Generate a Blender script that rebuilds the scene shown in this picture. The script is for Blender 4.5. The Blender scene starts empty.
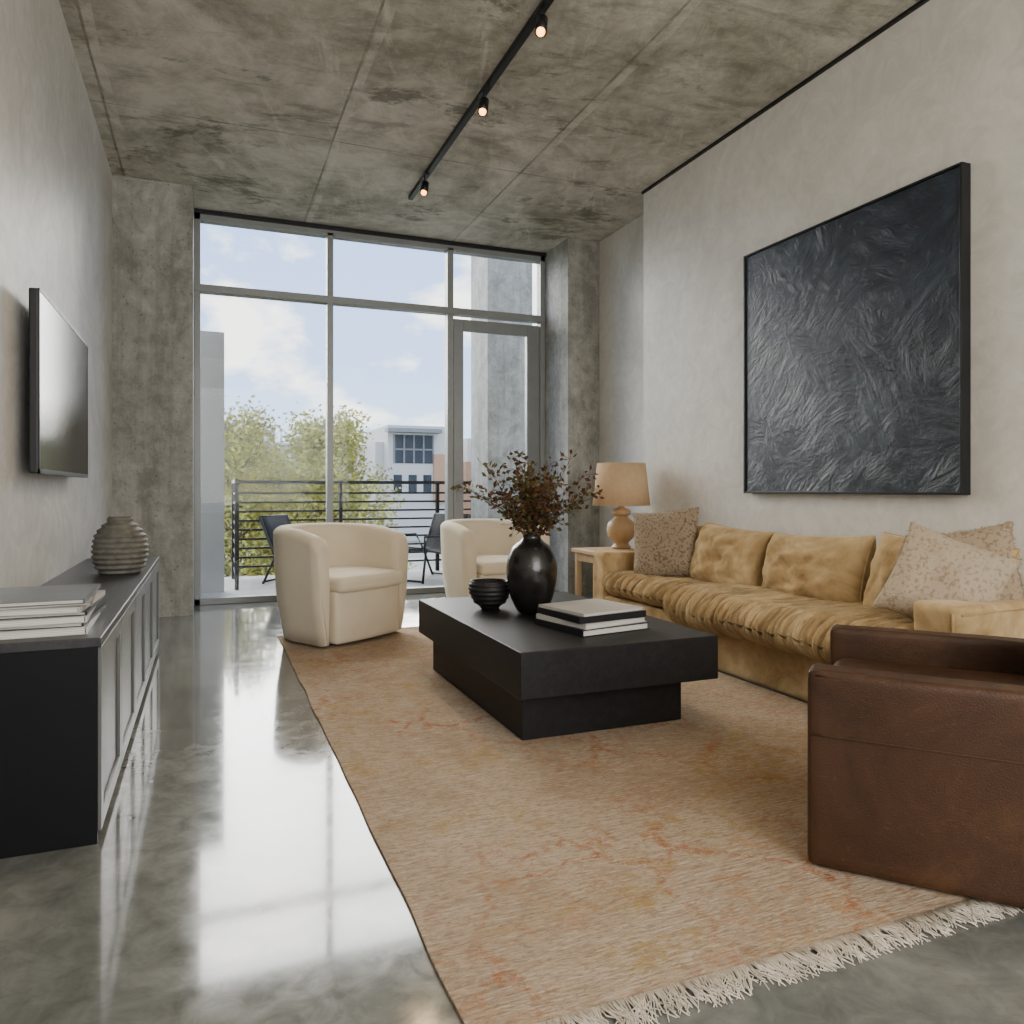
import bpy, bmesh, math, random
from mathutils import Vector, Matrix, noise, Euler
random.seed(7)
S=bpy.context.scene
COL=S.collection

# ---------------------------------------------------------------- materials
def new_mat(name):
    m=bpy.data.materials.new(name); m.use_nodes=True
    nt=m.node_tree; b=nt.nodes['Principled BSDF']
    return m,nt,b
def N(nt,t,**kw):
    n=nt.nodes.new(t)
    for k,v in kw.items():
        if k in n.inputs: n.inputs[k].default_value=v
        else: setattr(n,k,v)
    return n
def coords(nt,scale=(1,1,1),rot=(0,0,0),loc=(0,0,0)):
    tc=N(nt,'ShaderNodeTexCoord'); mp=N(nt,'ShaderNodeMapping')
    mp.inputs['Scale'].default_value=scale; mp.inputs['Rotation'].default_value=rot; mp.inputs['Location'].default_value=loc
    nt.links.new(tc.outputs['Object'],mp.inputs['Vector']); return mp.outputs['Vector']
def coords2(nt,scale,rot,loc=(0,0,0)):
    v=coords(nt,(1,1,1),rot,loc); mp=N(nt,'ShaderNodeMapping'); mp.inputs['Scale'].default_value=scale
    nt.links.new(v,mp.inputs['Vector']); return mp.outputs['Vector']
def noise_n(nt,vec,scale,detail=5,rough=.55,dist=0):
    n=N(nt,'ShaderNodeTexNoise'); n.inputs['Scale'].default_value=scale; n.inputs['Detail'].default_value=detail
    n.inputs['Roughness'].default_value=rough; n.inputs['Distortion'].default_value=dist
    nt.links.new(vec,n.inputs['Vector']); return n.outputs['Fac']
def ramp(nt,fac,stops):
    r=N(nt,'ShaderNodeValToRGB'); e=r.color_ramp.elements
    while len(e)<len(stops): e.new(.5)
    for i,(p,c) in enumerate(stops):
        e[i].position=p; e[i].color=(c[0],c[1],c[2],1) if not isinstance(c,float) else (c,c,c,1)
    nt.links.new(fac,r.inputs['Fac']); return r.outputs['Color']
def mix(nt,f,a,b,mode='MIX'):
    m=N(nt,'ShaderNodeMix',data_type='RGBA',blend_type=mode)
    if isinstance(f,float): m.inputs[0].default_value=f
    else: nt.links.new(f,m.inputs[0])
    for i,x in ((6,a),(7,b)):
        if isinstance(x,tuple): m.inputs[i].default_value=(x[0],x[1],x[2],1)
        else: nt.links.new(x,m.inputs[i])
    return m.outputs[2]
def math_n(nt,op,a,b=None):
    m=N(nt,'ShaderNodeMath',operation=op)
    for i,x in enumerate((a,b)):
        if x is None: continue
        if isinstance(x,(int,float)): m.inputs[i].default_value=x
        else: nt.links.new(x,m.inputs[i])
    return m.outputs[0]
def bump(nt,b,h,strength=.3,dist=.01):
    n=N(nt,'ShaderNodeBump'); n.inputs['Strength'].default_value=strength; n.inputs['Distance'].default_value=dist
    nt.links.new(h,n.inputs['Height']); nt.links.new(n.outputs['Normal'],b.inputs['Normal'])
def simple(name,c,rough=.5,metal=0,var=.12,scale=8,bs=0,bscale=60,bd=.003,spec=.5,sheen=0,stretch=(1,1,1)):
    m,nt,b=new_mat(name); v=coords(nt,stretch)
    f=noise_n(nt,v,scale,3)
    lo=tuple(x*(1-var) for x in c); hi=tuple(min(1,x*(1+var)) for x in c)
    nt.links.new(ramp(nt,f,[(.3,lo),(.7,hi)]),b.inputs['Base Color'])
    b.inputs['Roughness'].default_value=rough; b.inputs['Metallic'].default_value=metal
    b.inputs['Specular IOR Level'].default_value=spec
    if sheen: b.inputs['Sheen Weight'].default_value=sheen; b.inputs['Sheen Roughness'].default_value=.5
    if bs: bump(nt,b,noise_n(nt,v,bscale,4),bs,bd)
    return m

def m_floor():
    m,nt,b=new_mat('polished_concrete'); v=coords(nt)
    a=noise_n(nt,v,1.5,8,.66,.9); c=noise_n(nt,v,11,7,.68,.6)
    f=math_n(nt,'ADD',math_n(nt,'MULTIPLY',a,.6),math_n(nt,'MULTIPLY',c,.4))
    col=ramp(nt,f,[(.36,(.085,.088,.080)),(.5,(.145,.150,.138)),(.64,(.23,.233,.215))])
    hz=noise_n(nt,coords(nt,(1,3,1),(0,0,.7)),14,7,.8,2.5)
    col=mix(nt,ramp(nt,hz,[(.62,0.0),(.70,.2)]),col,(.36,.36,.34))
    nt.links.new(col,b.inputs['Base Color'])
    r=ramp(nt,c,[(.3,.07),(.7,.17)]); nt.links.new(r,b.inputs['Roughness'])
    b.inputs['Specular IOR Level'].default_value=.7
    b.inputs['Coat Weight'].default_value=.45; b.inputs['Coat Roughness'].default_value=.05
    bump(nt,b,noise_n(nt,v,2.2,3),.02,.01)
    return m
def m_plaster(name,lo,hi):
    m,nt,b=new_mat(name); v=coords(nt,(1,1,1))
    a=noise_n(nt,v,1.2,7,.6,1.5); c=noise_n(nt,v,5,7,.68,2.4)
    f=math_n(nt,'ADD',math_n(nt,'MULTIPLY',a,.5),math_n(nt,'MULTIPLY',c,.5))
    nt.links.new(ramp(nt,f,[(.40,lo),(.60,hi)]),b.inputs['Base Color'])
    b.inputs['Roughness'].default_value=.48; bump(nt,b,c,.18,.013); return m
def m_ceiling():
    m,nt,b=new_mat('ceiling_concrete'); v=coords(nt)
    dark,mid,light=(.23,.215,.165),(.40,.385,.32),(.57,.555,.48)
    a=noise_n(nt,v,.9,8,.66,.8); c=noise_n(nt,v,5,8,.75,.4); g=noise_n(nt,v,40,3,.6)
    f=math_n(nt,'ADD',math_n(nt,'MULTIPLY',a,.6),math_n(nt,'MULTIPLY',c,.4))
    col=ramp(nt,f,[(.39,dark),(.49,mid),(.59,light)])
    s=noise_n(nt,coords2(nt,(3.2,.7,1),(0,0,.35),(3,1,0)),1.4,8,.75,.8)
    col=mix(nt,ramp(nt,s,[(.54,0.0),(.66,.6)]),col,(.66,.65,.575))
    s=noise_n(nt,coords2(nt,(1,3,1),(0,0,.12),(9,2,0)),1.2,8,.74,.5)
    col=mix(nt,ramp(nt,s,[(.53,0.0),(.64,.6)]),col,(.18,.165,.12))
    v2=coords2(nt,(.8,1.5,1),(0,0,.1),(3.1,1.7,0)); s=noise_n(nt,v2,1.0,10,.78,.3)
    col=mix(nt,ramp(nt,s,[(.55,0.0),(.61,.78)]),col,(.10,.088,.06))
    pits=noise_n(nt,v,80,2,.5)
    col=mix(nt,ramp(nt,pits,[(.66,0.0),(.74,.4)]),col,(.11,.10,.08))
    tc=N(nt,'ShaderNodeTexCoord'); sx=N(nt,'ShaderNodeSeparateXYZ'); nt.links.new(tc.outputs['Object'],sx.inputs[0])
    nz=noise_n(nt,v,1.0,3)
    def seam(out,off,per,w,amp=.02):
        q=math_n(nt,'ADD',out,-off); q=math_n(nt,'ADD',q,math_n(nt,'MULTIPLY',math_n(nt,'ADD',nz,-.5),amp))
        q=math_n(nt,'MODULO',math_n(nt,'ADD',q,per*20+per/2),per); q=math_n(nt,'ABSOLUTE',math_n(nt,'ADD',q,-per/2))
        return math_n(nt,'LESS_THAN',q,w)
    s1=seam(sx.outputs[0],.8,1.4,.007); sw=seam(sx.outputs[0],.84,1.4,.025,.09); s2=seam(sx.outputs[1],5.3,2.6,.006)
    brk=ramp(nt,noise_n(nt,v,3.5,5,.7),[(.42,0.0),(.58,.5)])
    col=mix(nt,math_n(nt,'MULTIPLY',sw,brk),col,(.64,.625,.55))
    ss=math_n(nt,'MAXIMUM',s1,s2); br=ramp(nt,noise_n(nt,v,2.5,3),[(.42,.25),(.6,.75)])
    col=mix(nt,math_n(nt,'MULTIPLY',ss,br),col,(.10,.09,.07))
    h=math_n(nt,'SUBTRACT',c,math_n(nt,'MULTIPLY',ss,.8))
    nt.links.new(col,b.inputs['Base Color']); b.inputs['Roughness'].default_value=.65
    bump(nt,b,math_n(nt,'ADD',h,math_n(nt,'MULTIPLY',g,.25)),.6,.018); return m
def m_column():
    m,nt,b=new_mat('column_concrete'); v=coords(nt)
    a=noise_n(nt,coords(nt,(1.3,1.3,.45)),2.2,8,.68,.6); c=noise_n(nt,v,8,8,.76,.3)
    f=math_n(nt,'ADD',math_n(nt,'MULTIPLY',a,.55),math_n(nt,'MULTIPLY',c,.45))
    col=ramp(nt,f,[(.40,(.17,.165,.145)),(.5,(.27,.265,.235)),(.60,(.38,.37,.33))])
    st=noise_n(nt,coords(nt,(14,14,.5)),1.6,5,.6)
    col=mix(nt,ramp(nt,st,[(.52,0.0),(.66,.35)]),col,(.16,.155,.135))
    bl=noise_n(nt,v,3.2,9,.78,.4)
    col=mix(nt,ramp(nt,bl,[(.56,0.0),(.63,.5)]),col,(.13,.125,.10))
    pt=noise_n(nt,v,45,2,.5)
    col=mix(nt,ramp(nt,pt,[(.67,0.0),(.72,.65)]),col,(.08,.075,.06))
    nt.links.new(col,b.inputs['Base Color']); b.inputs['Roughness'].default_value=.7
    bump(nt,b,c,.6,.016); return m
def m_rug():
    m,nt,b=new_mat('distressed_rug'); v=coords(nt)
    big=noise_n(nt,v,1.6,6,.6,1.0)
    col=ramp(nt,big,[(.3,(.43,.32,.215)),(.5,(.53,.41,.29)),(.7,(.62,.50,.37))])
    st=noise_n(nt,coords(nt,(7,50,1)),2.2,5,.75)
    col=mix(nt,ramp(nt,st,[(.45,.0),(.62,.55)]),col,(.32,.205,.125))
    st2=noise_n(nt,coords(nt,(5,60,1),(0,0,0),(4,4,0)),2.0,4,.75)
    col=mix(nt,ramp(nt,st2,[(.50,.0),(.66,.6)]),col,(.73,.635,.50))
    vo=N(nt,'ShaderNodeTexVoronoi',feature='DISTANCE_TO_EDGE'); vo.inputs['Scale'].default_value=3.4
    dv=N(nt,'ShaderNodeMix',data_type='VECTOR'); dv.inputs[0].default_value=.16
    nn=N(nt,'ShaderNodeTexNoise'); nn.inputs['Scale'].default_value=6; nn.inputs['Detail'].default_value=5; nt.links.new(v,nn.inputs['Vector'])
    nt.links.new(v,dv.inputs[4]); nt.links.new(nn.outputs['Color'],dv.inputs[5]); nt.links.new(dv.outputs[1],vo.inputs['Vector'])
    edge=ramp(nt,vo.outputs['Distance'],[(.015,1.0),(.06,0.0)])
    reg=ramp(nt,noise_n(nt,coords(nt,loc=(5,2,0)),1.5,4,.6),[(.42,0.0),(.58,1.0)])
    spk=ramp(nt,noise_n(nt,v,34,5,.85),[(.47,0.0),(.55,1.0)])
    f1=math_n(nt,'MULTIPLY',math_n(nt,'MULTIPLY',edge,reg),math_n(nt,'MULTIPLY',spk,.8))
    col=mix(nt,f1,col,(.42,.14,.05))
    mot=noise_n(nt,v,8.0,9,.85,.3)
    mm=math_n(nt,'MULTIPLY',math_n(nt,'MULTIPLY',ramp(nt,mot,[(.54,0.0),(.59,1.0)]),reg),.5)
    col=mix(nt,mm,col,(.47,.21,.075))
    reg2=ramp(nt,noise_n(nt,coords(nt,loc=(1,8,0)),1.8,3),[(.48,0.0),(.60,1.0)])
    mot2=noise_n(nt,coords(nt,(1,1,1),loc=(9,1,0)),9.0,9,.85,.3)
    mm=math_n(nt,'MULTIPLY',math_n(nt,'MULTIPLY',ramp(nt,mot2,[(.51,0.0),(.57,1.0)]),reg2),.6)
    col=mix(nt,mm,col,(.45,.31,.09))
    # knotted grey-brown speckle
    mot3=noise_n(nt,coords(nt,(1,2,1),loc=(2,6,0)),16,6,.85)
    col=mix(nt,ramp(nt,mot3,[(.57,0.0),(.63,.45)]),col,(.27,.20,.14))
    gr=noise_n(nt,coords(nt,(1,3.2,1)),40,4,.8,.4)
    row=noise_n(nt,coords(nt,(1,14,1)),6,4,.75)
    h=math_n(nt,'ADD',math_n(nt,'MULTIPLY',row,1.1),gr)
    col=mix(nt,ramp(nt,gr,[(.38,.6),(.50,0.0)]),col,(.23,.155,.10))
    nt.links.new(col,b.inputs['Base Color']); b.inputs['Roughness'].default_value=.95; b.inputs['Specular IOR Level'].default_value=.1
    bump(nt,b,h,1.0,.013); return m
def m_painting():
    m,nt,b=new_mat('textured_dark_paint'); v=coords(nt)
    hs=[]
    for i,(rx,l) in enumerate(((.5,(0,0,0)),(-.7,(0,3,5)),(1.35,(0,8,2)),(2.2,(0,4,9)))):
        hs.append(noise_n(nt,coords2(nt,(1,4.2,1.5),(rx,0,0),l),2.6,7,.68,1.6))
    sel=noise_n(nt,v,3.2,3,.5,.6); sel2=noise_n(nt,coords(nt,loc=(0,5,3)),3.0,3,.5,.6)
    h1=mix(nt,ramp(nt,sel,[(.42,0.0),(.58,1.0)]),hs[0],hs[1]); h2=mix(nt,ramp(nt,sel,[(.40,0.0),(.56,1.0)]),hs[2],hs[3])
    h=mix(nt,ramp(nt,sel2,[(.42,0.0),(.58,1.0)]),h1,h2)
    a=noise_n(nt,v,1.2,6,.6,.5)
    bw=N(nt,'ShaderNodeRGBToBW'); nt.links.new(h,bw.inputs[0])
    f=math_n(nt,'ADD',math_n(nt,'MULTIPLY',a,.45),math_n(nt,'MULTIPLY',bw.outputs[0],.55))
    nt.links.new(ramp(nt,f,[(.40,(.004,.006,.010)),(.51,(.013,.019,.028)),(.64,(.042,.056,.073))]),b.inputs['Base Color'])
    b.inputs['Roughness'].default_value=.36
    bump(nt,b,bw.outputs[0],.45,.018); return m
def m_leather():
    m,nt,b=new_mat('brown_leather'); v=coords(nt)
    a=noise_n(nt,v,3,8,.72,.8); g=N(nt,'ShaderNodeTexVoronoi'); g.inputs['Scale'].default_value=260; nt.links.new(v,g.inputs['Vector'])
    col=ramp(nt,a,[(.3,(.028,.0125,.006)),(.55,(.052,.0235,.0105)),(.75,(.095,.045,.020))])
    sc=noise_n(nt,coords(nt,(3,3,9)),7,8,.85,2.5)
    col=mix(nt,ramp(nt,sc,[(.57,0.0),(.65,.4)]),col,(.16,.085,.042))
    nt.links.new(col,b.inputs['Base Color']); b.inputs['Roughness'].default_value=.43; b.inputs['Specular IOR Level'].default_value=.3
    bump(nt,b,math_n(nt,'ADD',math_n(nt,'MULTIPLY',g.outputs['Distance'],.3),a),.4,.006); return m
def m_velvet(name='camel_velvet',ruche=0):
    m,nt,b=new_mat(name); v=coords(nt)
    a=noise_n(nt,v,3.5,6,.65,.8)
    col=ramp(nt,a,[(.35,(.27,.175,.078)),(.5,(.40,.28,.14)),(.65,(.53,.39,.215))])
    h=noise_n(nt,v,8,4,.55,.9); st=.35; ds=.02
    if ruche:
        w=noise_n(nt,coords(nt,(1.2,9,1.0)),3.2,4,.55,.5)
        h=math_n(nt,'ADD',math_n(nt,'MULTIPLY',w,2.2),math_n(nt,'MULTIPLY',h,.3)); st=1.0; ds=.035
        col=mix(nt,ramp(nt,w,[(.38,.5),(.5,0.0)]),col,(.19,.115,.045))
    nt.links.new(col,b.inputs['Base Color']); b.inputs['Roughness'].default_value=.95
    b.inputs['Sheen Weight'].default_value=.25; b.inputs['Sheen Roughness'].default_value=.4; b.inputs['Sheen Tint'].default_value=(1,.86,.62,1)
    b.inputs['Specular IOR Level'].default_value=.05
    bump(nt,b,h,st,ds); return m
def m_wood(name,c1,c2,rough=.45,axis='Y',sc=1.0,bs=.15,spec=.5):
    m,nt,b=new_mat(name); s={'X':(1,14,14),'Y':(14,1,14),'Z':(14,14,1)}[axis]
    v=coords(nt,tuple(k*sc for k in s)); a=noise_n(nt,v,2.5,7,.65,.8)
    nt.links.new(ramp(nt,a,[(.3,c1),(.7,c2)]),b.inputs['Base Color']); b.inputs['Roughness'].default_value=rough
    b.inputs['Specular IOR Level'].default_value=spec
    bump(nt,b,a,bs,.004); return m
def m_specked(name,base,spot,sc=40,th=.58,k=.7):
    m,nt,b=new_mat(name); v=coords(nt)
    a=noise_n(nt,v,sc,3,.6); w=noise_n(nt,v,6,3)
    col=mix(nt,ramp(nt,a,[(th,0.0),(th+.06,k)]),base,spot)
    col=mix(nt,ramp(nt,w,[(.4,0.0),(.7,.2)]),col,tuple(x*.6 for x in base))
    nt.links.new(col,b.inputs['Base Color']); b.inputs['Roughness'].default_value=.95; b.inputs['Specular IOR Level'].default_value=.1
    bump(nt,b,noise_n(nt,v,110,3,.7),.9,.009); return m
def m_glass():
    m=bpy.data.materials.new('window_glass'); m.use_nodes=True; nt=m.node_tree; nt.nodes.clear()
    o=N(nt,'ShaderNodeOutputMaterial'); t=N(nt,'ShaderNodeBsdfTransparent'); g=N(nt,'ShaderNodeBsdfGlossy'); g.inputs['Roughness'].default_value=.01
    t.inputs[0].default_value=(.97,.985,.98,1)
    mx=N(nt,'ShaderNodeMixShader'); mx.inputs[0].default_value=.008
    nt.links.new(t.outputs[0],mx.inputs[1]); nt.links.new(g.outputs[0],mx.inputs[2]); nt.links.new(mx.outputs[0],o.inputs[0]); return m
def m_emit(name,c,s):
    m,nt,b=new_mat(name); b.inputs['Emission Color'].default_value=(*c,1); b.inputs['Emission Strength'].default_value=s
    b.inputs['Base Color'].default_value=(*c,1); return m
def m_stripe(name,c1,c2,scale,axis='Z'):
    m,nt,b=new_mat(name); wv=N(nt,'ShaderNodeTexWave',wave_type='BANDS',bands_direction=axis); wv.inputs['Scale'].default_value=scale
    wv.inputs['Distortion'].default_value=.6
    nt.links.new(coords(nt),wv.inputs['Vector'])
    nt.links.new(ramp(nt,wv.outputs['Fac'],[(.3,c1),(.6,c2)]),b.inputs['Base Color']); b.inputs['Roughness'].default_value=.7; return m

M=dict(
 floor=m_floor(), wl=m_plaster('plaster_cool',(.45,.44,.41),(.60,.59,.555)), wr=m_plaster('plaster_warm',(.53,.505,.45),(.65,.625,.565)),
 ceil=m_ceiling(), colc=m_column(),
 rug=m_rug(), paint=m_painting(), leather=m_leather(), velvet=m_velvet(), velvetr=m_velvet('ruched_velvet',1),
 black=simple('black_metal',(.010,.010,.011),.4,0,.1,spec=.3), alu=simple('aluminium_frame',(.20,.21,.21),.4,.4,.05),
 frame_l=simple('light_frame',(.21,.22,.215),.4,.2,.04),
 glass=m_glass(),
 tablew=m_wood('black_oak',(.0035,.0035,.004),(.012,.0115,.011),.5,'Y',spec=.3),
 cabw=m_wood('charcoal_oak',(.014,.014,.016),(.04,.04,.043),.40,'Y',spec=.35),
 cabdoor=simple('cabinet_door_paint',(.10,.102,.097),.42,0,.1,3),
 cabend=simple('cabinet_end',(.0025,.003,.004),.55,0,.1,spec=.2),
 oak=m_wood('light_oak',(.38,.26,.14),(.52,.38,.23),.5,'Z'),
 cream=simple('cream_boucle',(.65,.565,.42),.9,0,.04,5,.35,160,.003,.2,.2),
 screen=simple('tv_screen',(.004,.004,.005),.14,0,.05,spec=.10), 
 shade=simple('linen_shade',(.52,.36,.215),.9,0,.05,30,.3,200,.002,.1),
 lampb=simple('wood_turned',(.46,.30,.15),.5,0,.15,6),
 vase=simple('dark_glaze',(.012,.011,.010),.22,0,.6,9,.2,30,.006),
 bowl=simple('black_ceramic',(.014,.013,.013),.5,0,.3,9,.2,60,.004,.3),
 stripev=simple('ribbed_stoneware',(.12,.115,.095),.7,0,.3,30,.3,120,.004),
 paper=m_stripe('book_pages',(.46,.44,.39),(.64,.62,.57),60), 
 cov_b=simple('cover_black',(.012,.012,.014),.35,spec=.3), cov_w=simple('cover_white',(.46,.45,.42),.4,0,.05), cov_g=simple('cover_grey',(.10,.11,.12),.4), cov_t=simple('cover_tan',(.24,.20,.16),.5),
 pil1=m_specked('speckled_linen',(.33,.255,.175),(.09,.058,.035),60,.54), pil2=m_specked('nubby_wool',(.46,.375,.275),(.24,.17,.11),60,.53,.6), pil3=m_specked('patterned_wool',(.36,.28,.195),(.17,.11,.07),60,.52,.6),
 fringe=simple('rug_fringe',(.56,.50,.41),.95,0,.25,20),
 leaf=simple('olive_leaf',(.085,.07,.022),.7,0,.7,9,spec=.2), leafr=simple('burgundy_leaf',(.075,.030,.014),.7,0,.6,9,spec=.2), twig=simple('twig',(.05,.032,.018),.7),
 tleaf=simple('tree_leaf',(.34,.32,.07),.6,0,.6,3), tbark=simple('bark',(.13,.10,.06),.9),
 balc=simple('balcony_paver',(.32,.31,.29),.8,0,.1,3), panel=simple('grey_partition',(.35,.345,.33),.7,0,.04),
 ground=simple('asphalt_ground',(.22,.23,.20),.9,0,.2,.2), bwhite=simple('white_stucco',(.52,.505,.47),.8,0,.05), borange=simple('terracotta_cladding',(.44,.25,.15),.8,0,.08),
 bglass=simple('dark_glazing',(.03,.04,.05),.35,0,.2,1,spec=.2), bgrey=simple('grey_cladding',(.20,.205,.21),.7,0,.08),
 sling=simple('black_sling',(.015,.015,.017),.7,spec=.2), bulb=m_emit('warm_bulb',(1,.42,.10),8),
)
_b=M['screen'].node_tree.nodes['Principled BSDF']; _b.inputs['IOR'].default_value=1.22; _b.inputs['Specular IOR Level'].default_value=.5

# ---------------------------------------------------------------- geometry helpers
def link(o,parent=None,mat=None):
    COL.objects.link(o)
    if mat is not None: o.data.materials.append(mat)
    if parent is not None: o.parent=parent
    return o
def empty(name,loc=(0,0,0),rz=0):
    e=bpy.data.objects.new(name,None); e.location=loc; e.rotation_euler=(0,0,rz); e.empty_display_size=.1
    COL.objects.link(e); return e
def mesh_obj(name,bm,parent=None,mat=None,smooth=False):
    bmesh.ops.recalc_face_normals(bm,faces=bm.faces)
    me=bpy.data.meshes.new(name); bm.to_mesh(me); bm.free()
    if smooth:
        for p in me.polygons: p.use_smooth=True
    return link(bpy.data.objects.new(name,me),parent,mat)
def add_box(bm,x0,x1,y0,y1,z0,z1,mi=0):
    vs=[bm.verts.new((x,y,z)) for x in(x0,x1) for y in(y0,y1) for z in(z0,z1)]
    for f in((0,1,3,2),(4,6,7,5),(0,4,5,1),(2,3,7,6),(0,2,6,4),(1,5,7,3)):
        fc=bm.faces.new([vs[i] for i in f]); fc.material_index=mi
def box(name,x0,x1,y0,y1,z0,z1,mat,parent=None,bev=0,seg=3):
    bm=bmesh.new(); add_box(bm,x0,x1,y0,y1,z0,z1)
    if bev: bmesh.ops.bevel(bm,geom=bm.edges[:],offset=bev,segments=seg,affect='EDGES',profile=.5)
    return mesh_obj(name,bm,parent,mat,smooth=bev>.012)
def boxes(name,lst,mat,parent=None,bev=0):
    bm=bmesh.new()
    for b in lst: add_box(bm,*b)
    if bev: bmesh.ops.bevel(bm,geom=bm.edges[:],offset=bev,segments=2,affect='EDGES',profile=.5)
    return mesh_obj(name,bm,parent,mat)
def lathe(name,prof,mat,parent=None,loc=(0,0,0),n=48,cap=True,solid=0):
    bm=bmesh.new(); rings=[]
    for r,z in prof:
        rings.append([bm.verts.new((r*math.cos(2*math.pi*i/n)+loc[0],r*math.sin(2*math.pi*i/n)+loc[1],z+loc[2])) for i in range(n)])
    for a,b in zip(rings,rings[1:]):
        for i in range(n): bm.faces.new((a[i],a[(i+1)%n],b[(i+1)%n],b[i]))
    if cap:
        bm.faces.new(rings[0])
        if cap!='bottom': bm.faces.new(rings[-1])
    return mesh_obj(name,bm,parent,mat,True)
def sm(prof,k=6):
    P=[prof[0]]+list(prof)+[prof[-1]]; out=[]
    for i in range(1,len(P)-2):
        for j in range(k):
            t=j/k; r=[]
            for c in (0,1):
                p0,p1,p2,p3=P[i-1][c],P[i][c],P[i+1][c],P[i+2][c]
                r.append(.5*((2*p1)+(-p0+p2)*t+(2*p0-5*p1+4*p2-p3)*t*t+(-p0+3*p1-3*p2+p3)*t**3))
            out.append((max(r[0],.001),r[1]))
    out.append(prof[-1]); return out
def softbox(name,c,size,mat,parent=None,n=22,R=.05,fn=None,rot=None):
    bm=bmesh.new(); bmesh.ops.create_cube(bm,size=2)
    bmesh.ops.subdivide_edges(bm,edges=bm.edges[:],cuts=n,use_grid_fill=True)
    h=Vector(size)/2; R=min(R,min(h)*.98)
    for v in bm.verts:
        q=v.co.copy()
        w=Vector([math.copysign(1-(1-abs(t))**1.35,t) for t in q])
        pt=Vector((w.x*h.x,w.y*h.y,w.z*h.z))
        inner=Vector((max(-h.x+R,min(h.x-R,pt.x)),max(-h.y+R,min(h.y-R,pt.y)),max(-h.z+R,min(h.z-R,pt.z))))
        d=pt-inner
        if d.length>R*.999: pt=inner+d.normalized()*R
        if fn: pt=pt+fn(Vector((pt.x/h.x,pt.y/h.y,pt.z/h.z)),pt)
        v.co=pt
    bm.transform(Matrix.Translation(c)@(rot.to_4x4() if rot is not None else Matrix()))
    return mesh_obj(name,bm,parent,mat,True)
def pillow(name,c,w,h,t,mat,parent=None,rot=None,n=26,fr=True,seed=0,pinch=.09,ex=.55,wr=1.0,pipe=None):
    bm=bmesh.new(); g={}
    for s in (1,-1):
        for i in range(n+1):
            for j in range(n+1):
                u=math.sin((-1+2*i/n)*math.pi/2*.92)/math.sin(math.pi/2*.92); v=math.sin((-1+2*j/n)*math.pi/2*.92)/math.sin(math.pi/2*.92)
                if s==-1 and (i in(0,n) or j in(0,n)): g[s,i,j]=g[1,i,j]; continue
                z=s*t/2*((1-u**4)*(1-v**4))**ex*(1-.25*(u*u+v*v)/2)
                x=w/2*u*(1-pinch*(1-v*v)); y=h/2*v*(1-pinch*(1-u*u))
                k=noise.noise(Vector((u*2.2+seed,v*2.2,s*3)))*.10*t+noise.noise(Vector((u*6+seed,v*6,s*5)))*.03*t
                ang=math.atan2(abs(v)-1.05,abs(u)-1.05); rr=((abs(v)-1)**2+(abs(u)-1)**2)**.5
                k+=math.sin(ang*16+seed)*.035*t*math.exp(-rr*2.2)
                g[s,i,j]=bm.verts.new((x,y,z+s*k*wr*(1-u*u)**.5*(1-v*v)**.5*1.6))
    for s in(1,-1):
        for i in range(n):
            for j in range(n): bm.faces.new((g[s,i,j],g[s,i+1,j],g[s,i+1,j+1],g[s,i,j+1]))
    if pipe:
        per=[g[1,i,0].co.copy() for i in range(n+1)]+[g[1,n,j].co.copy() for j in range(1,n+1)]+[g[1,i,n].co.copy() for i in range(n-1,-1,-1)]+[g[1,0,j].co.copy() for j in range(n-1,-1,-1)]
        tube(bm,per,pipe,n=6)
    if fr:
        rnd=random.Random(seed)
        for k in range(260):
            a=rnd.uniform(-1,1); side=rnd.choice('xXyY')
            if side in'xX': sx=1 if side=='X' else -1; b0=Vector((sx*w/2*(1-pinch*(1-a*a)),h/2*a,0)); d=Vector((sx,rnd.uniform(-.6,.6),rnd.uniform(-.5,.5)))
            else: sy=1 if side=='Y' else -1; b0=Vector((w/2*a,sy*h/2*(1-pinch*(1-a*a)),0)); d=Vector((rnd.uniform(-.6,.6),sy,rnd.uniform(-.5,.5)))
            d=d.normalized()*rnd.uniform(.006,.014); pz=d.orthogonal().normalized()*.0025
            bm.faces.new([bm.verts.new(b0+pz),bm.verts.new(b0-pz),bm.verts.new(b0+d)])
    bm.transform(Matrix.Translation(c)@(rot.to_4x4() if rot is not None else Matrix()))
    return mesh_obj(name,bm,parent,mat,True)
def tube(bm,pts,r0,r1=None,n=6):
    r1=r0 if r1 is None else r1; rings=[]
    for i,p in enumerate(pts):
        p=Vector(p); a=Vector(pts[max(0,i-1)]); b=Vector(pts[min(len(pts)-1,i+1)]); d=(b-a).normalized()
        o=d.orthogonal().normalized() if abs(d.z)<.95 else d.cross(Vector((1,0,0))).normalized()
        q=d.cross(o); r=r0+(r1-r0)*i/(len(pts)-1)
        rings.append([bm.verts.new(p+(o*math.cos(2*math.pi*k/n)+q*math.sin(2*math.pi*k/n))*r) for k in range(n)])
    for A,B in zip(rings,rings[1:]):
        best=min(range(n),key=lambda s:(A[0].co-B[s].co).length)
        for k in range(n): bm.faces.new((A[k],A[(k+1)%n],B[(k+1+best)%n],B[(k+best)%n]))
    bm.faces.new(rings[0]); bm.faces.new(rings[-1])
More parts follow.
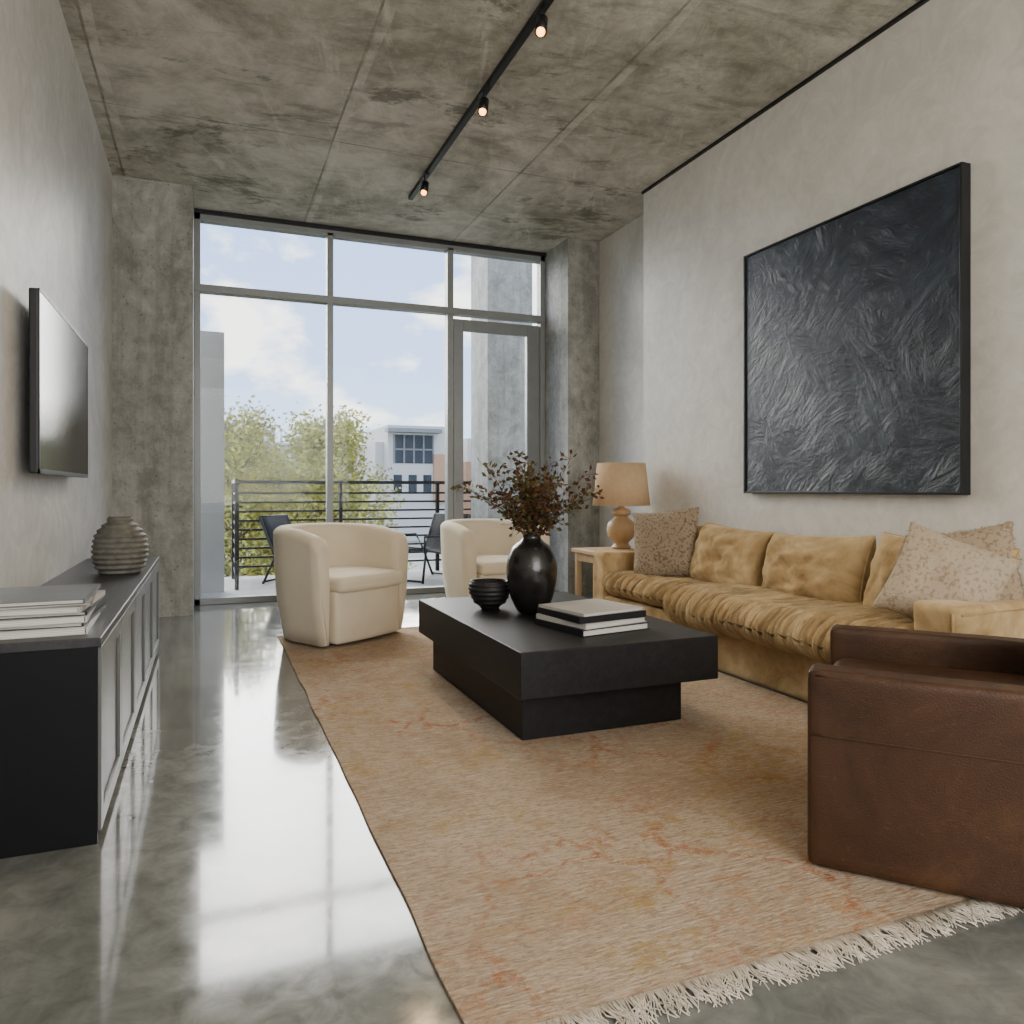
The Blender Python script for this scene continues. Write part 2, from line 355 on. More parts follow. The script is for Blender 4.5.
def leaf(bm,p,d,l,w,rnd):
    d=d.normalized(); s=d.cross(Vector((rnd.uniform(-1,1),rnd.uniform(-1,1),rnd.uniform(-1,1)))).normalized(); up=d.cross(s)
    a=bm.verts.new(p); b=bm.verts.new(p+d*l*.5+s*w/2+up*w*.12); c=bm.verts.new(p+d*l); e=bm.verts.new(p+d*l*.5-s*w/2+up*w*.12)
    bm.faces.new((a,b,c)); bm.faces.new((a,c,e))
def eul(x,y,z): return Euler((math.radians(x),math.radians(y),math.radians(z))).to_matrix()

# ---------------------------------------------------------------- room shell
H=3.40
box('floor',-.9,3.9,-2.7,7.2,-.2,0,M['floor'])
box('ceiling',-.9,3.9,-2.7,7.2,H,H+.25,M['ceil'])
box('wall_left',-.9,-.68,-2.7,7.2,0,H,M['wl'])
box('wall_right',3.265,3.9,-2.7,5.27,0,H,M['wr'])
box('wall_right_alcove',3.53,3.9,5.27,7.2,0,H,M['wr'])
boxes('wall_rear',[(-.68,3.265,-2.7,-2.5,0,.5),(-.68,3.265,-2.7,-2.5,3.1,H),(-.68,-.3,-2.7,-2.5,.5,3.1),(2.9,3.265,-2.7,-2.5,.5,3.1)],M['wr'])  # unseen wall; its opening is added to let fill light in
box('concrete_column',-.68,-.11,6.5,7.2,0,H,M['colc'])
box('concrete_column.001',3.19,3.53,6.5,7.2,0,H,M['colc'])
box('dark_gap_strip_1',3.245,3.265,-2.5,5.27,H-.018,H,M['black'])  # black strip stands in for the dark gap along the ceiling joint

w=empty('window_1')
Y0,Y1=7.03,7.13; L,R=-.11,3.19
top=3.345
fr=[(L,L+.05,Y0,Y1,0,H),(R-.05,R,Y0,Y1,0,H),(L,R,Y0,Y1,top-.03,H-.0),(L,R,Y0,Y1,0,.055),
    (1.01,1.065,Y0,Y1,.05,top),(2.155,2.215,Y0,Y1,.05,top),(L,R,Y0-.005,Y1,2.70,2.765)]
boxes('frame',fr,M['frame_l'],w,.004)
boxes('head_shadow_gap',[(L,R,Y0-.03,Y0-.006,H-.035,H-.001)],M['black'],w)
boxes('glass',[(L+.05,1.01,7.075,7.083,.055,2.70),(1.065,2.155,7.075,7.083,.055,2.70),(L+.05,1.01,7.075,7.083,2.765,top-.03),(1.065,2.155,7.075,7.083,2.765,top-.03),(2.215,R-.05,7.075,7.083,2.765,top-.03)],M['glass'],w)
d=empty('door_1')
dx0,dx1=2.22,3.135
boxes('door_frame',[(dx0,dx0+.10,7.04,7.1,.06,2.66),(dx1-.14,dx1,7.04,7.1,.06,2.66),(dx0+.1,dx1-.14,7.04,7.1,2.55,2.66),(dx0+.1,dx1-.14,7.04,7.1,.06,.22)],M['alu'],d,.004)
boxes('door_glass',[(dx0+.10,dx1-.14,7.068,7.076,.22,2.55)],M['glass'],d)
boxes('handle',[(dx0+.035,dx0+.065,6.99,7.04,.98,1.01),(dx0+.03,dx0+.15,6.98,6.995,.985,1.005),(dx0+.03,dx0+.07,7.03,7.041,.88,1.08)],M['alu'],d,.003)

# ---------------------------------------------------------------- rug
def rug():
    p=empty('area_rug')
    x0,x1,y0,y1=.442,2.57,1.275,5.28
    bm=bmesh.new(); nx,ny=60,110; g=[]
    for i in range(nx+1):
        for j in range(ny+1):
            x=x0+(x1-x0)*i/nx; y=y0+(y1-y0)*j/ny
            if i==0: x+=noise.noise(Vector((y*3,0,0)))*.012
            if j==0: y+=noise.noise(Vector((x*4,5,0)))*.012
            g.append(bm.verts.new((x,y,.008+noise.noise(Vector((x*4,y*4,0)))*.0015)))
    for i in range(nx):
        for j in range(ny):
            a=i*(ny+1)+j; bm.faces.new((g[a],g[a+ny+1],g[a+ny+2],g[a+1]))
    bmesh.ops.recalc_face_normals(bm,faces=bm.faces)
    r=bmesh.ops.extrude_face_region(bm,geom=bm.faces[:])
    for v in [e for e in r['geom'] if isinstance(e,bmesh.types.BMVert)]: v.co.z=.001
    mesh_obj('pile',bm,p,M['rug'])
    for yy,sgn in((y0,-1),(y1,1)):
        bm=bmesh.new(); rnd=random.Random(3)
        x=x0+.01
        while x<x1:
            bx_=rnd.uniform(-.03,.03)
            for k in range(9):
                xs=x+rnd.uniform(-.008,.008); l=rnd.uniform(.03,.075); dx=bx_+rnd.uniform(-.02,.02)
                pts=[(xs,yy-sgn*.008,.0085),(xs+dx*.3,yy+sgn*l*.35,.007+rnd.uniform(-.003,.003)),(xs+dx*.8+rnd.uniform(-.01,.01),yy+sgn*l*.7,.004+rnd.uniform(0,.003)),(xs+dx*.9+rnd.uniform(-.015,.015),yy+sgn*l,.003)]
                tube(bm,pts,.0018,.0011,4)
            x+=.0155
        mesh_obj('fringe',bm,p,M['fringe'],True)
rug()

# ---------------------------------------------------------------- media cabinet
c=empty('media_cabinet')
cx0,cx1,cy0,cy1=-.675,-.285,2.41,5.17
box('carcass',cx0,cx1-.02,cy0+.012,cy1,.06,.555,M['cabend'],c)
box('end_panel',cx0,cx1-.004,cy0,cy0+.014,0,.555,M['cabend'],c,.002)
box('plinth',cx0,cx1-.05,cy0+.02,cy1-.02,0,.06,M['black'],c)
box('top',cx0,cx1+.006,cy0-.005,cy1+.006,.555,.582,M['cabw'],c,.003)
nd=5; L_=(cy1-cy0-.02)/nd
for i in range(nd):
    a=cy0+.018+i*L_; b_=a+L_-.006
    box('door_%d'%i,cx1-.02,cx1-.006,a,b_,.03,.55,M['cabdoor'],c,.002)
    t=.05
    boxes('door_rail_%d'%i,[(cx1-.006,cx1+.004,a,a+t,.03,.55),(cx1-.006,cx1+.004,b_-t,b_,.03,.55),(cx1-.006,cx1+.004,a+t,b_-t,.03,.03+t),(cx1-.006,cx1+.004,a+t,b_-t,.55-t,.55)],M['cabdoor'],c,.0015)

g=empty('magazine_stack'); z=.583
for i,(th,cm,off,rot) in enumerate([(.022,'cov_w',0,2),(.012,'cov_b',.01,-2),(.018,'cov_w',-.01,3),(.010,'cov_b',.012,0),(.016,'cov_w',.0,-3),(.008,'cov_t',.004,5),(.012,'cov_g',-.004,1)]):
    q=empty('magazine_%d'%i,(-.475+off*.4,2.66+off,z),math.radians(rot)); q.parent=g
    box('pages',-.145,.14,-.19,.19,.0015,th-.0015,M['paper'],q)
    box('cover_front',-.15,.145,-.195,.195,th-.002,th,M[cm],q); box('cover_back',-.15,.145,-.195,.195,0,.002,M[cm],q)
    box('spine',.143,.147,-.195,.195,0,th,M[cm],q)
    z+=th+.0006
prof=[]
base=[(.085,0),(.108,.03),(.122,.08),(.123,.13),(.112,.19),(.082,.235),(.056,.262),(.058,.282)]
for i,(r,zz) in enumerate(sm(base,18)):
    prof.append((r+.005*math.sin(zz*2*math.pi/.026),zz))
prof+= [(.046,.28),(.046,.25),(.03,.24)]
lathe('ribbed_vase',prof,M['stripev'],None,(-.405,4.21,.5825),64)

t=empty('television')
box('casing',-.635,-.602,3.36,4.62,1.06,1.77,M['black'],t,.006)
box('screen',-.603,-.600,3.37,4.61,1.078,1.762,M['screen'],t)
boxes('bezel',[(-.604,-.598,3.36,4.62,1.06,1.078),(-.604,-.598,3.36,4.62,1.762,1.77),(-.604,-.598,3.36,3.37,1.06,1.77),(-.604,-.598,4.61,4.62,1.06,1.77)],M['black'],t)
box('wall_bracket',-.68,-.635,3.7,4.25,1.2,1.6,M['black'],t)

# ---------------------------------------------------------------- painting
p=empty('abstract_painting')
box('canvas',3.215,3.262,2.462,3.955,.985,2.488,M['paint'],p)
boxes('frame',[(3.205,3.264,2.445,2.457,.972,2.502),(3.205,3.264,3.957,3.969,.972,2.502),(3.205,3.264,2.457,3.957,.972,.983),(3.205,3.264,2.457,3.957,2.490,2.502)],M['black'],p,.002)

# ---------------------------------------------------------------- coffee table
c=empty('coffee_table')
box('top_slab',1.08,1.972,2.60,4.07,.21,.39,M['tablew'],c,.004)
box('pedestal',1.145,1.885,2.74,4.01,.011,.21,M['tablew'],c,.003)
g=empty('book_stack',(1.575,2.98,.391),math.radians(10))
z=0
for i,(wx,wy,th,cm,rz) in enumerate([(.36,.36,.028,'cov_b',0),(.345,.34,.022,'cov_w',3),(.35,.33,.028,'cov_b',-2),(.335,.32,.012,'cov_w',2)]):
    q=empty('book_%d'%i,(0,0,z),math.radians(rz)); q.parent=g
    box('pages',-wx/2+.004,wx/2-.006,-wy/2+.005,wy/2-.005,.003,th-.003,M['paper'],q)
    boxes('cover',[(-wx/2,wx/2,-wy/2,wy/2,0,.003),(-wx/2,wx/2,-wy/2,wy/2,th-.003,th),(-wx/2-.002,-wx/2+.003,-wy/2,wy/2,0,th)]+([(-wx/2,wx/2,-wy/2-.002,-wy/2+.004,0,th)] if i==2 else []),M[cm],q)
    z+=th+.0006
bp=[(.045,0),(.05,.012),(.075,.03)]
for k in range(22):
    a=k/21; r=.078+.030*math.sin(a*math.pi*.75)+.003*math.sin(a*2*math.pi*5); bp.append((r,.03+a*.115))
bp+=[(.088,.143),(.09,.10),(.06,.045),(.001,.035)]
lathe('ribbed_bowl',bp,M['bowl'],None,(1.33,3.61,.391),48,'bottom')
v=empty('vase_with_branches',(1.48,3.42,.391))
lathe('vase',sm([(.055,0),(.075,.015),(.105,.08),(.124,.18),(.122,.25),(.095,.32),(.055,.355),(.044,.375),(.052,.40)],6)+[(.042,.395),(.038,.36),(.08,.30),(.001,.29)],M['vase'],v,(0,0,0),48,'bottom')
rnd=random.Random(11)
bt=bmesh.new(); bl=bmesh.new(); br=bmesh.new()
for k in range(40):
    az=2*math.pi*k/40*7+rnd.uniform(-.4,.4); lean=rnd.uniform(.1,1.2) ; ln=rnd.uniform(.26,.46)
    pts=[Vector((rnd.uniform(-.02,.02),rnd.uniform(-.02,.02),.34))]
    dirv=Vector((math.cos(az)*lean*.5,math.sin(az)*lean*.5,1)).normalized()
    p_=pts[0]
    for s in range(7):
        dirv=(dirv+Vector((math.cos(az),math.sin(az),0))*.10*lean+Vector((rnd.uniform(-.12,.12),rnd.uniform(-.12,.12),rnd.uniform(-.1,.05)))).normalized()
        p_=p_+dirv*ln/7; pts.append(p_)
    tube(bt,pts,.0028,.001,5)
    red=rnd.random()<.4
    for s in range(2,8):
        for m_ in range(7):
            dl=(Vector((rnd.uniform(-1,1),rnd.uniform(-1,1),rnd.uniform(-.5,1)))).normalized()
            q=pts[s]+Vector((rnd.uniform(-.02,.02),rnd.uniform(-.02,.02),rnd.uniform(-.02,.02)))
            if rnd.random()<.5:
                e=q+dl*rnd.uniform(.02,.05); tube(bt,[pts[s],e],.0012,.0008,3); q=e
            leaf(br if red or rnd.random()<.2 else bl,q,dl,rnd.uniform(.020,.042),rnd.uniform(.013,.026),rnd)
mesh_obj('stems',bt,v,M['twig'],True); mesh_obj('leaves',bl,v,M['leaf']); mesh_obj('berries_and_blooms',br,v,M['leafr'])

# ---------------------------------------------------------------- sofa
s=empty('sofa')
SX=2.60; SB=3.235; SY0,SY1=2.00,4.88
def pf(v_,pt): return Vector((noise.noise(pt*5)*.010,noise.noise(pt*5+Vector((9,0,0)))*.010,noise.noise(pt*4+Vector((0,7,0)))*.010-.010*(1-v_.x**2)*(v_.z>0)))
softbox('base',((SX+SB)/2,(SY0+SY1)/2,.125),(SB-SX,SY1-SY0,.25),M['velvet'],s,20,.02)
softbox('back_rest',(SB-.05,(SY0+SY1)/2,.30),(.10,SY1-SY0-.02,.54),M['velvet'],s,20,.04)
softbox('arm_near',((SX+SB)/2,SY0+.10,.285),(SB-SX+.02,.20,.55),M['velvet'],s,22,.030,pf)
softbox('arm_far',((SX+SB)/2,SY1-.09,.285),(SB-SX+.02,.18,.54),M['velvet'],s,22,.030,pf)
bm=bmesh.new()
for (yy,zz) in ((SY0-.003,.545),(SY0+.20,.545)):
    tube(bm,[(SX+.02,yy,zz-.02),(SX+.2,yy,zz-.012),(SX+.4,yy,zz-.012),(SB-.03,yy,zz-.02)],.005,n=6)
tube(bm,[(SX-.012,SY0+.01,.06),(SX-.012,SY0+.01,.3),(SX-.012,SY0+.01,.53)],.005,n=6)
mesh_obj('arm_piping',bm,s,M['velvet'],True)
def seat_fn(seed,per):
    def f(u,pt):
        y=pt.y+seed
        wob=noise.noise(Vector((pt.x*4,y*3,seed)))*.05
        ridg=math.sin((y+wob)*2*math.pi/per+noise.noise(Vector((y*3,pt.x*2,seed)))*2.0)*(.8+.6*noise.noise(Vector((y*5,seed,2))))
        front=max(0,-u.x)**1.2
        top=1 if u.z>0 else .6
        bul=-.035*(1-u.z**2)*max(0,-u.x)**3
        sag=-.012*(1-u.y**2)*(u.z>0)
        return Vector((bul-.011*ridg*front+noise.noise(Vector((y*2,seed,0)))*.012*front,noise.noise(pt*5)*.01,.011*ridg*(.4+front)*top+noise.noise(pt*4+Vector((seed,0,0)))*.014+sag+.018*(1-u.x**2)*(u.z>0)))
    return f
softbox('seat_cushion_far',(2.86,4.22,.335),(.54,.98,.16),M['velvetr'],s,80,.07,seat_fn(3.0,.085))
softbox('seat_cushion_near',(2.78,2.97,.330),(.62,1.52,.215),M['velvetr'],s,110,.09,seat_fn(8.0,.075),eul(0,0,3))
for i,(yc,ww,hh,tl_,dx_) in enumerate([(4.50,.54,.38,2,0),(3.85,.66,.42,-3,-.02),(3.16,.70,.40,2,-.015),(2.45,.68,.43,-3,0)]):
    pillow('back_cushion_%d'%i,(3.035+dx_,yc,.56),ww,hh,.28,M['velvet'],s,eul(0,0,-90)@eul(74,0,0)@eul(0,0,tl_),n=40,fr=False,seed=i*3.3+1,pinch=.07,ex=.40,wr=1.15,pipe=.006)
pp=empty('throw_pillow'); pillow('cover',(2.85,4.33,.63),.47,.47,.15,M['pil1'],pp,eul(0,0,-56)@eul(76,0,0)@eul(0,0,6),seed=2,pinch=.07)
pp=empty('throw_pillow.001'); pillow('cover',(2.87,2.265,.605),.43,.42,.16,M['pil2'],pp,eul(0,0,-48)@eul(66,0,0)@eul(0,0,-22),seed=5,pinch=.07)
pp=empty('throw_pillow.002'); pillow('cover',(2.99,2.26,.64),.40,.40,.14,M['pil3'],pp,eul(0,0,-66)@eul(72,0,0)@eul(0,0,12),seed=9,pinch=.07)

# ---------------------------------------------------------------- side table + lamp
st=empty('side_table')
box('top',2.66,3.22,4.98,5.36,.505,.535,M['oak'],st,.004)
boxes('legs',[(2.68,2.72,5.0,5.04,0,.505),(3.16,3.20,5.0,5.04,0,.505),(2.68,2.72,5.30,5.34,0,.505),(3.16,3.20,5.30,5.34,0,.505),(2.72,3.16,5.005,5.025,.44,.505),(2.72,3.16,5.315,5.335,.44,.505),(2.685,2.705,5.04,5.30,.44,.505)],M['oak'],st,.003)
lp=empty('table_lamp',(3.0,5.17,.536))
lathe('base',sm([(.07,0),(.078,.012),(.06,.03),(.06,.05),(.10,.09),(.112,.15),(.10,.20),(.06,.235),(.05,.25),(.075,.27),(.07,.30),(.035,.315),(.02,.33)],5),M['lampb'],lp)
lathe('stem',[(.008,.32),(.008,.52)],M['black'],lp,n=12)
bm=bmesh.new(); n=48
for (ra,za),(rb,zb),in [((.225,.335),(.188,.665)),((.188,.665),(.184,.665)),((.184,.665),(.221,.335)),((.221,.335),(.225,.335))]:
    A=[bm.verts.new((ra*math.cos(2*math.pi*i/n),ra*math.sin(2*math.pi*i/n),za)) for i in range(n)]
    B=[bm.verts.new((rb*math.cos(2*math.pi*i/n),rb*math.sin(2*math.pi*i/n),zb)) for i in range(n)]
    for i in range(n): bm.faces.new((A[i],A[(i+1)%n],B[(i+1)%n],B[i]))
bmesh.ops.remove_doubles(bm,verts=bm.verts,dist=1e-5)
mesh_obj('shade',bm,lp,M['shade'],True)
bm=bmesh.new()
for a in range(3):
    t_=a*2.094; tube(bm,[(0,0,.51),(.205*math.cos(t_),.205*math.sin(t_),.51)],.002,.002,5)
mesh_obj('spider',bm,lp,M['black'])
lathe('bulb',sm([(.012,.40),(.02,.42),(.03,.46),(.02,.49),(.002,.50)],4),m_emit('lamp_bulb',(1,.75,.45),3),lp,(.04,0,0),20)

# ---------------------------------------------------------------- barrel chairs
def barrel(name,loc,rz,sc=1.0):
    e=empty(name,loc,rz); e.scale=(sc,sc,1)
    R=.33; T=.12; F=.26
    path=[]
    for i in range(9): path.append((Vector((-R-.015*(1-i/8),-F+F*i/8.0,0)),Vector((-1,0,0)),i/8*.28))
    for i in range(1,29):
        a=math.pi-math.pi*i/28; path.append((Vector((R*math.cos(a),R*math.sin(a),0)),Vector((math.cos(a),math.sin(a),0)),.28+.44*i/28))
    for i in range(1,9): path.append((Vector((R+.015*i/8,-F*i/8.0,0)),Vector((1,0,0)),.72+.28*i/8))
    bm=bmesh.new(); rings=[]
    for c0,nrm,tt in path:
        s_=abs(tt-.5)*2; Ht=.745-.075*s_**2.2
        endr=1.0
        if s_>.93: k=(s_-.93)/.07; endr=1-.30*k*k; Ht-=.03*k*k
        th=T*endr; ring=[]
        prof=[(.5,.012,-.055),(.5,.10,-.042),(.5,.28,-.012),(.5,.46,0),(.5,Ht-.06,0.008)]
        for j in range(9):
            a=math.pi*j/8; prof.append((.5*math.cos(a),Ht-.05+.05*math.sin(a),.008))
        prof+= [(-.5,Ht-.09,0),(-.5,.38,0),(-.5,.012,0)]
        for (q,zz,off) in prof: ring.append(bm.verts.new(c0+nrm*(q*th+off)+Vector((0,0,zz))))
        rings.append(ring)
    m_=len(rings[0])
    for A,B in zip(rings,rings[1:]):
        for k in range(m_): bm.faces.new((A[k],A[(k+1)%m_],B[(k+1)%m_],B[k]))
    bm.faces.new(rings[0]); bm.faces.new(rings[-1])
    bmesh.ops.bevel(bm,geom=[ed for ed in bm.edges if len(ed.link_faces)==2 and any(len(f.verts)>8 for f in ed.link_faces)],offset=.018,segments=4,affect='EDGES',profile=.5)
    mesh_obj('shell',bm,e,M['cream'],True)
    def ft(u,pt):
        if u.y>0: return Vector((-pt.x*(.55*u.y**3),0,0))
        return Vector((0,-.02*(1-u.x**2),0))
    softbox('apron',(0,-.01,.180),(.555,.56,.335),M['cream'],e,24,.025,ft)
    def fs(u,pt):
        d=ft(u,pt); d.z+=.02*(1-u.x**2)*(1-u.y**2)*(u.z>0); return d
    softbox('seat_cushion',(0,-.03,.385),(.560,.60,.10),M['cream'],e,28,.035,fs)
    lathe('swivel_base',[(.20,0),(.205,.004),(.20,.010),(.12,.012)],M['black'],e,(0,0,0))
    return e
barrel('barrel_armchair',(.81,5.17,.0145),math.radians(34),1.04)
barrel('barrel_armchair.001',(2.15,5.82,.0),math.radians(14),1.03)

# ---------------------------------------------------------------- leather armchair
dirx=Vector((.762,.648,0)).normalized()
ang=math.atan2(dirx.y,dirx.x)
A=Vector((1.456,1.55,0))
lc=empty('leather_armchair',(A.x,A.y,.0145),ang)
W=.74; D=.86
def lf(seed):
    def f(u,pt): return Vector((noise.noise(pt*3+Vector((seed,0,0)))*.006,0,noise.noise(pt*4+Vector((0,seed,0)))*.006*(u.z>-.5)))
    return f
softbox('arm_near',(.05,-D/2,.255),(.10,D,.51),M['leather'],lc,24,.016,lf(1))
softbox('arm_far',(W-.05,-D/2,.26),(.10,D,.52),M['leather'],lc,24,.016,lf(4))
softbox('back',(W/2,-D+.07,.33),(W-.19,.16,.64),M['leather'],lc,20,.04,lf(7))
softbox('seat_deck',(W/2,-D/2+.06,.15),(W-.19,D-.14,.24),M['leather'],lc,20,.02,lf(9))
softbox('seat_cushion',(W/2,-D/2+.07,.345),(W-.20,D-.16,.17),M['leather'],lc,24,.05,lf(12))
softbox('back_cushion',(W/2,-D+.22,.50),(W-.22,.15,.32),M['leather'],lc,24,.06,lf(15),eul(-12,0,0))
bm=bmesh.new()
tube(bm,[(-.001,-.01-.84*i/20,.345) for i in range(21)],.0028,n=6)
tube(bm,[(-.001,-.60,.02+.48*i/12) for i in range(13)],.0025,n=6)
tube(bm,[(.004,-.02-.82*i/20,.498) for i in range(21)],.003,n=6)
mesh_obj('stitched_seams',bm,lc,M['leather'],True)

# ---------------------------------------------------------------- track light
tl=empty('track_light')
box('rail',1.52,1.555,2.0,6.05,H-.035,H-.001,M['black'],tl)
for i,y in enumerate([2.2,3.38,4.22,5.53]):
    q=empty('spot_%d'%i,(1.515,y,H-.04)); q.parent=tl
    lathe('stem',[(.006,-.05),(.006,.005)],M['black'],q,n=10)
    box('driver',-.015,.02,-.06,.06,-.012,.006,M['black'],q)
    hd=empty('head',(0,0,-.09)); hd.parent=q; hd.rotation_euler=(math.radians(-20),math.radians(15),0)
    lathe('can',[(.006,.05),(.028,.045),(.030,-.05),(.026,-.05),(.024,-.03),(.001,-.028)],M['black'],hd,n=24)
    lathe('bulb',sm([(.002,-.070),(.014,-.064),(.02,-.055),(.02,-.04),(.012,-.03)],3),M['bulb'],hd,n=16)
    Lt=bpy.data.lights.new('spot_lamp','SPOT'); Lt.energy=30; Lt.color=(1,.70,.40); Lt.spot_size=2.2; Lt.spot_blend=.8; Lt.shadow_soft_size=.03
    lo=bpy.data.objects.new('spot_lamp',Lt); COL.objects.link(lo); lo.parent=hd; lo.location=(0,0,-.09)

# ---------------------------------------------------------------- exterior
box('balcony_floor',-2.5,5.5,7.2,9.35,-.25,-.02,M['balc'])
box('privacy_partition',-1.3,.15,8.0,8.1,-.02,2.55,M['panel'])
box('exterior_pier',3.03,3.6,8.3,8.9,-.02,4.6,M['colc'])
rl=empty('balcony_railing'); bm=bmesh.new()
ry=9.15
def bx(*a): add_box(bm,*a)
bx(.25,5.3,ry-.03,ry+.03,1.06,1.10)
for k in range(9): bx(.25,5.3,ry-.010,ry+.010,.10+k*.105,.124+k*.105)
for x in (.25,1.45,2.65,3.85,5.05): bx(x,x+.04,ry-.025,ry+.025,-.02,1.06)
bx(.25,.29,8.12,ry,1.06,1.10)
for k in range(9): bx(.262,.278,8.12,ry,.10+k*.105,.122+k*.105)
bx(.25,.29,8.10,8.14,-.02,1.06)
mesh_obj('bars',bm,rl,M['black'])
def lounge(name,loc,rz):
    e=empty(name,loc,rz); bm=bmesh.new()
    for x in(-.28,.28):
        tube(bm,[(x,-.35,0),(x,-.30,.36),(x,.0,.30),(x,.25,.32),(x,.42,.72)],.014,n=8)
        tube(bm,[(x,.38,0),(x,.22,.32),(x,.1,.50),(x,-.32,.50),(x,-.32,.34)],.014,n=8)
    for y,z_ in((-.3,.36),(.42,.72),(.38,.02),(-.35,.02)): tube(bm,[(-.28,y,z_),(.28,y,z_)],.012,n=8)
    mesh_obj('frame',bm,e,M['black'],True)
    bm=bmesh.new(); pr=[(-.3,.37),(-.15,.32),(.0,.295),(.15,.30),(.25,.33),(.33,.50),(.42,.72)]; rows=[]
    for y,z_ in pr: rows.append([bm.verts.new((x,y,z_+.006)) for x in(-.265,-.13,0,.13,.265)])
    for a_,b_ in zip(rows,rows[1:]):
        for k in range(4): bm.faces.new((a_[k],a_[k+1],b_[k+1],b_[k]))
    o=mesh_obj('sling',bm,e,M['sling'],True); md=o.modifiers.new('s','SOLIDIFY'); md.thickness=.008
    return e
lounge('outdoor_lounge_chair',(1.02,8.55,-.02),math.radians(55))
lounge('outdoor_lounge_chair.001',(2.3,8.3,-.02),math.radians(-60))
lounge('outdoor_lounge_chair.002',(2.75,7.65,-.02),math.radians(-100))

box('ground_outside',-150,200,9.6,260,-4.6,-4.5,M['ground'])
def tree(name,x,y,ztop,rad,zlow,seed,nl=9000):
    e=empty(name,(x,y,-4.5)); rnd=random.Random(seed); bt=bmesh.new(); bl=bmesh.new()
    zt=ztop+4.5; zl=zlow+4.5
    tube(bt,[(0,0,0),(.05,0,zl*.5),(0,.05,zl),(.05,0,zt*.9)],.10,.02,8)
    tips=[]
    for k in range(100):
        zs=rnd.uniform(zl*.8,zt*.92); az=rnd.uniform(0,6.28); f=max(0,(zs-zl)/(zt-zl)); rr=rad*rnd.uniform(.45,1)*(1.0-.45*f)
        a_=Vector((0,0,zs)); b_=Vector((math.cos(az)*rr,math.sin(az)*rr,min(zt,zs+rnd.uniform(.1,.7))))
        mid=(a_+b_)/2+Vector((0,0,.08)); tube(bt,[a_,mid,b_],.018,.005,5); tips+= [(mid,.26),(b_,.20),(a_.lerp(b_,.75),.24)]
    for k in range(nl):
        c0,sr=rnd.choice(tips); p_=c0+Vector([rnd.gauss(0,sr*.6) for _ in range(3)])
        leaf(bl,p_,Vector((rnd.uniform(-1,1),rnd.uniform(-1,1),rnd.uniform(-1,.6))),rnd.uniform(.055,.11),rnd.uniform(.035,.065),rnd)
    mesh_obj('trunk',bt,e,M['tbark'],True); mesh_obj('foliage',bl,e,M['tleaf'])
tree('tree',.48,13.6,2.40,.90,-.9,1,11000)
tree('tree.001',2.0,13.2,2.40,1.25,-1.0,2,15000)
tree('tree.002',-.9,16,2.2,1.1,-.8,5,6000)
tree('tree.003',1.2,15.5,1.7,1.0,-1.0,8,9000)

def building():
    e=empty('modern_building',(21.0,78,-4.5))
    boxes('walls',[(-3.6,4,0,12,0,12.2),(-4.5,-1,2,12,0,10.5)],M['bwhite'],e)
    boxes('penthouse_glazing',[(-3.0,1.2,-.05,.2,8.2,11.2)],M['bglass'],e)
    boxes('mullions',[(-3.0+k*1.05,-2.85+k*1.05,-.15,0,8.2,11.2) for k in range(5)]+[(-3.9,1.9,-1.4,0,11.4,11.8),(-3.0,1.2,-.15,0,9.6,9.75)],M['bgrey'],e)
    boxes('cladding',[(1.3,4.0,-.4,6,4,9.2)],M['borange'],e)
    boxes('windows_lower',[(-3+k*1.6,-2.1+k*1.6,-.05,.2,5,7) for k in range(3)],M['bglass'],e)
building()
e=empty('apartment_building',(1.5,95,-4.5))
boxes('walls',[(-12,6,0,10,0,12.6),(6,18,2,12,0,11.2)],M['bwhite'],e)
boxes('windows',[(-11+k*2.2,-9.8+k*2.2,-.05,.2,z_,z_+1.6) for k in range(8) for z_ in (2,5.2,8.6)],M['bglass'],e)
e=empty('office_building',(36,84,-4.5))
boxes('walls',[(-8,14,0,10,0,8.7)],M['borange'],e)
boxes('upper_storey',[(-7.5,12,1,9,8.7,11.5)],M['bwhite'],e)
boxes('windows',[(-7+k*2.6,-5.6+k*2.6,-.05,.2,z_,z_+1.6) for k in range(8) for z_ in (3,6.4)],M['bglass'],e)

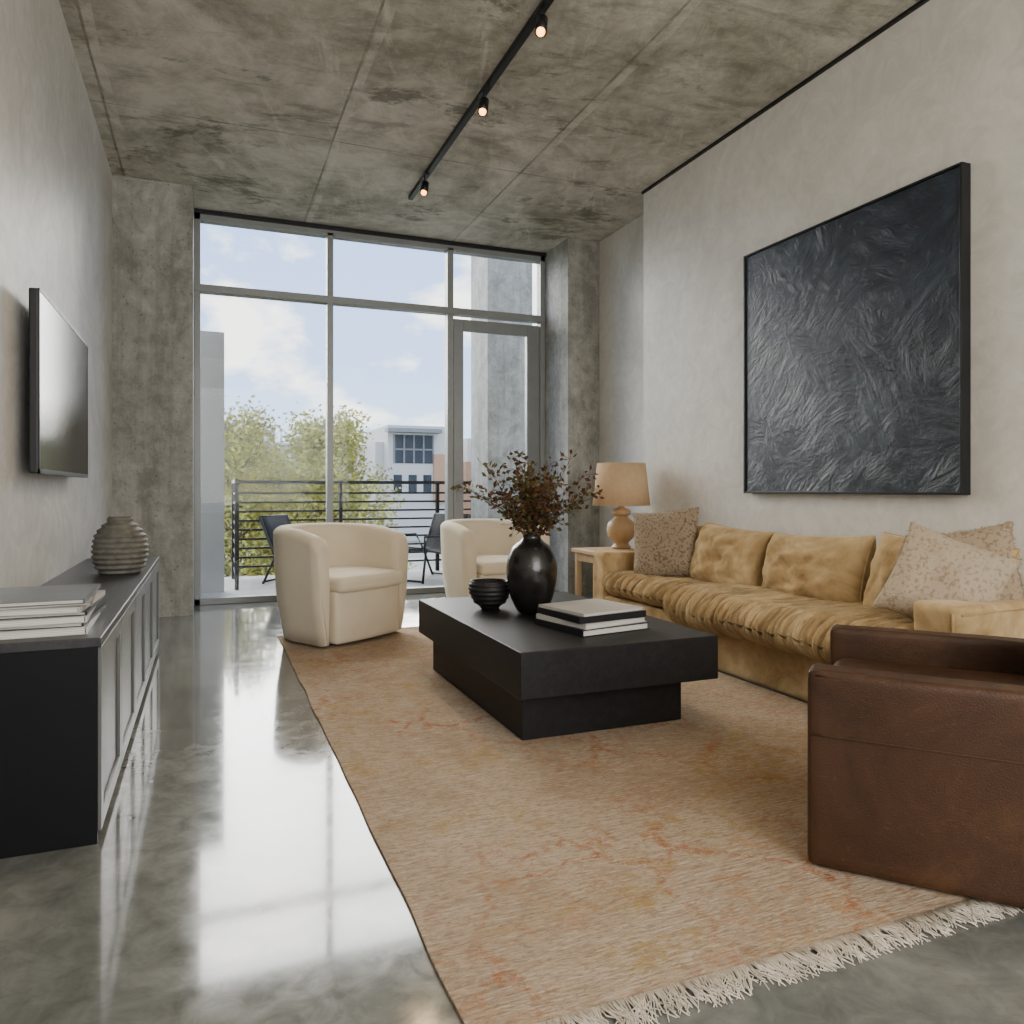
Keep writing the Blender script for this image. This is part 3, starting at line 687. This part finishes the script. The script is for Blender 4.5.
# ---------------------------------------------------------------- world
wd=bpy.data.worlds.new('sky'); S.world=wd; wd.use_nodes=True; nt=wd.node_tree; bg=nt.nodes['Background']
tc=N(nt,'ShaderNodeTexCoord'); mp=N(nt,'ShaderNodeMapping'); mp.inputs['Scale'].default_value=(1,1,1.9); mp.inputs['Location'].default_value=(.35,.2,.1)
nt.links.new(tc.outputs['Generated'],mp.inputs['Vector'])
cl=noise_n(nt,mp.outputs['Vector'],4.6,8,.58,.1)
sx=N(nt,'ShaderNodeSeparateXYZ'); nt.links.new(tc.outputs['Generated'],sx.inputs[0])
grad=ramp(nt,sx.outputs[2],[(.0,(.66,.78,.97)),(.15,(.47,.64,.98)),(.6,(.30,.47,.88))])
col=mix(nt,ramp(nt,cl,[(.50,0.0),(.60,1.0)]),grad,(1.3,1.26,1.20))
nt.links.new(col,bg.inputs['Color']); bg.inputs['Strength'].default_value=3.0

# ---------------------------------------------------------------- lights
def sun(name,rot,e,ang,c=(1,1,1)):
    l=bpy.data.lights.new(name,'SUN'); l.energy=e; l.angle=math.radians(ang); l.color=c
    o=bpy.data.objects.new(name,l); o.rotation_euler=rot; COL.objects.link(o)
sun('sky_sun',(math.radians(-62),0,math.radians(6)),10.5,60,(1,.94,.85))
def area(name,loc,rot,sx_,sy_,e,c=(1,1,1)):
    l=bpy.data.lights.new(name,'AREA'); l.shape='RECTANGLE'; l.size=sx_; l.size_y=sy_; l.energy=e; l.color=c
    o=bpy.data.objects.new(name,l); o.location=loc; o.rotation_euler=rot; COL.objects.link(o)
area('rear_fill',(1.3,-2.4,1.9),(math.radians(102),0,0),3.0,2.4,190,(1,.93,.82))  # added fill lamp behind the camera, brightens the room from the rear
area('ceiling_fill',(1.3,-.9,3.3),(math.radians(30),0,0),3.2,2.0,62,(1,.92,.81))  # unseen area lamp added under the ceiling as extra fill

# ---------------------------------------------------------------- camera
cd=bpy.data.cameras.new('camera'); cam=bpy.data.objects.new('camera',cd); COL.objects.link(cam)
cam.location=(0,0,1.0); cam.rotation_euler=(math.pi/2,0,-math.atan2(304,756))
cd.sensor_width=36; cd.lens=756/1024*36; cd.shift_y=-23/1024; cd.clip_start=.05; cd.clip_end=500
S.camera=cam
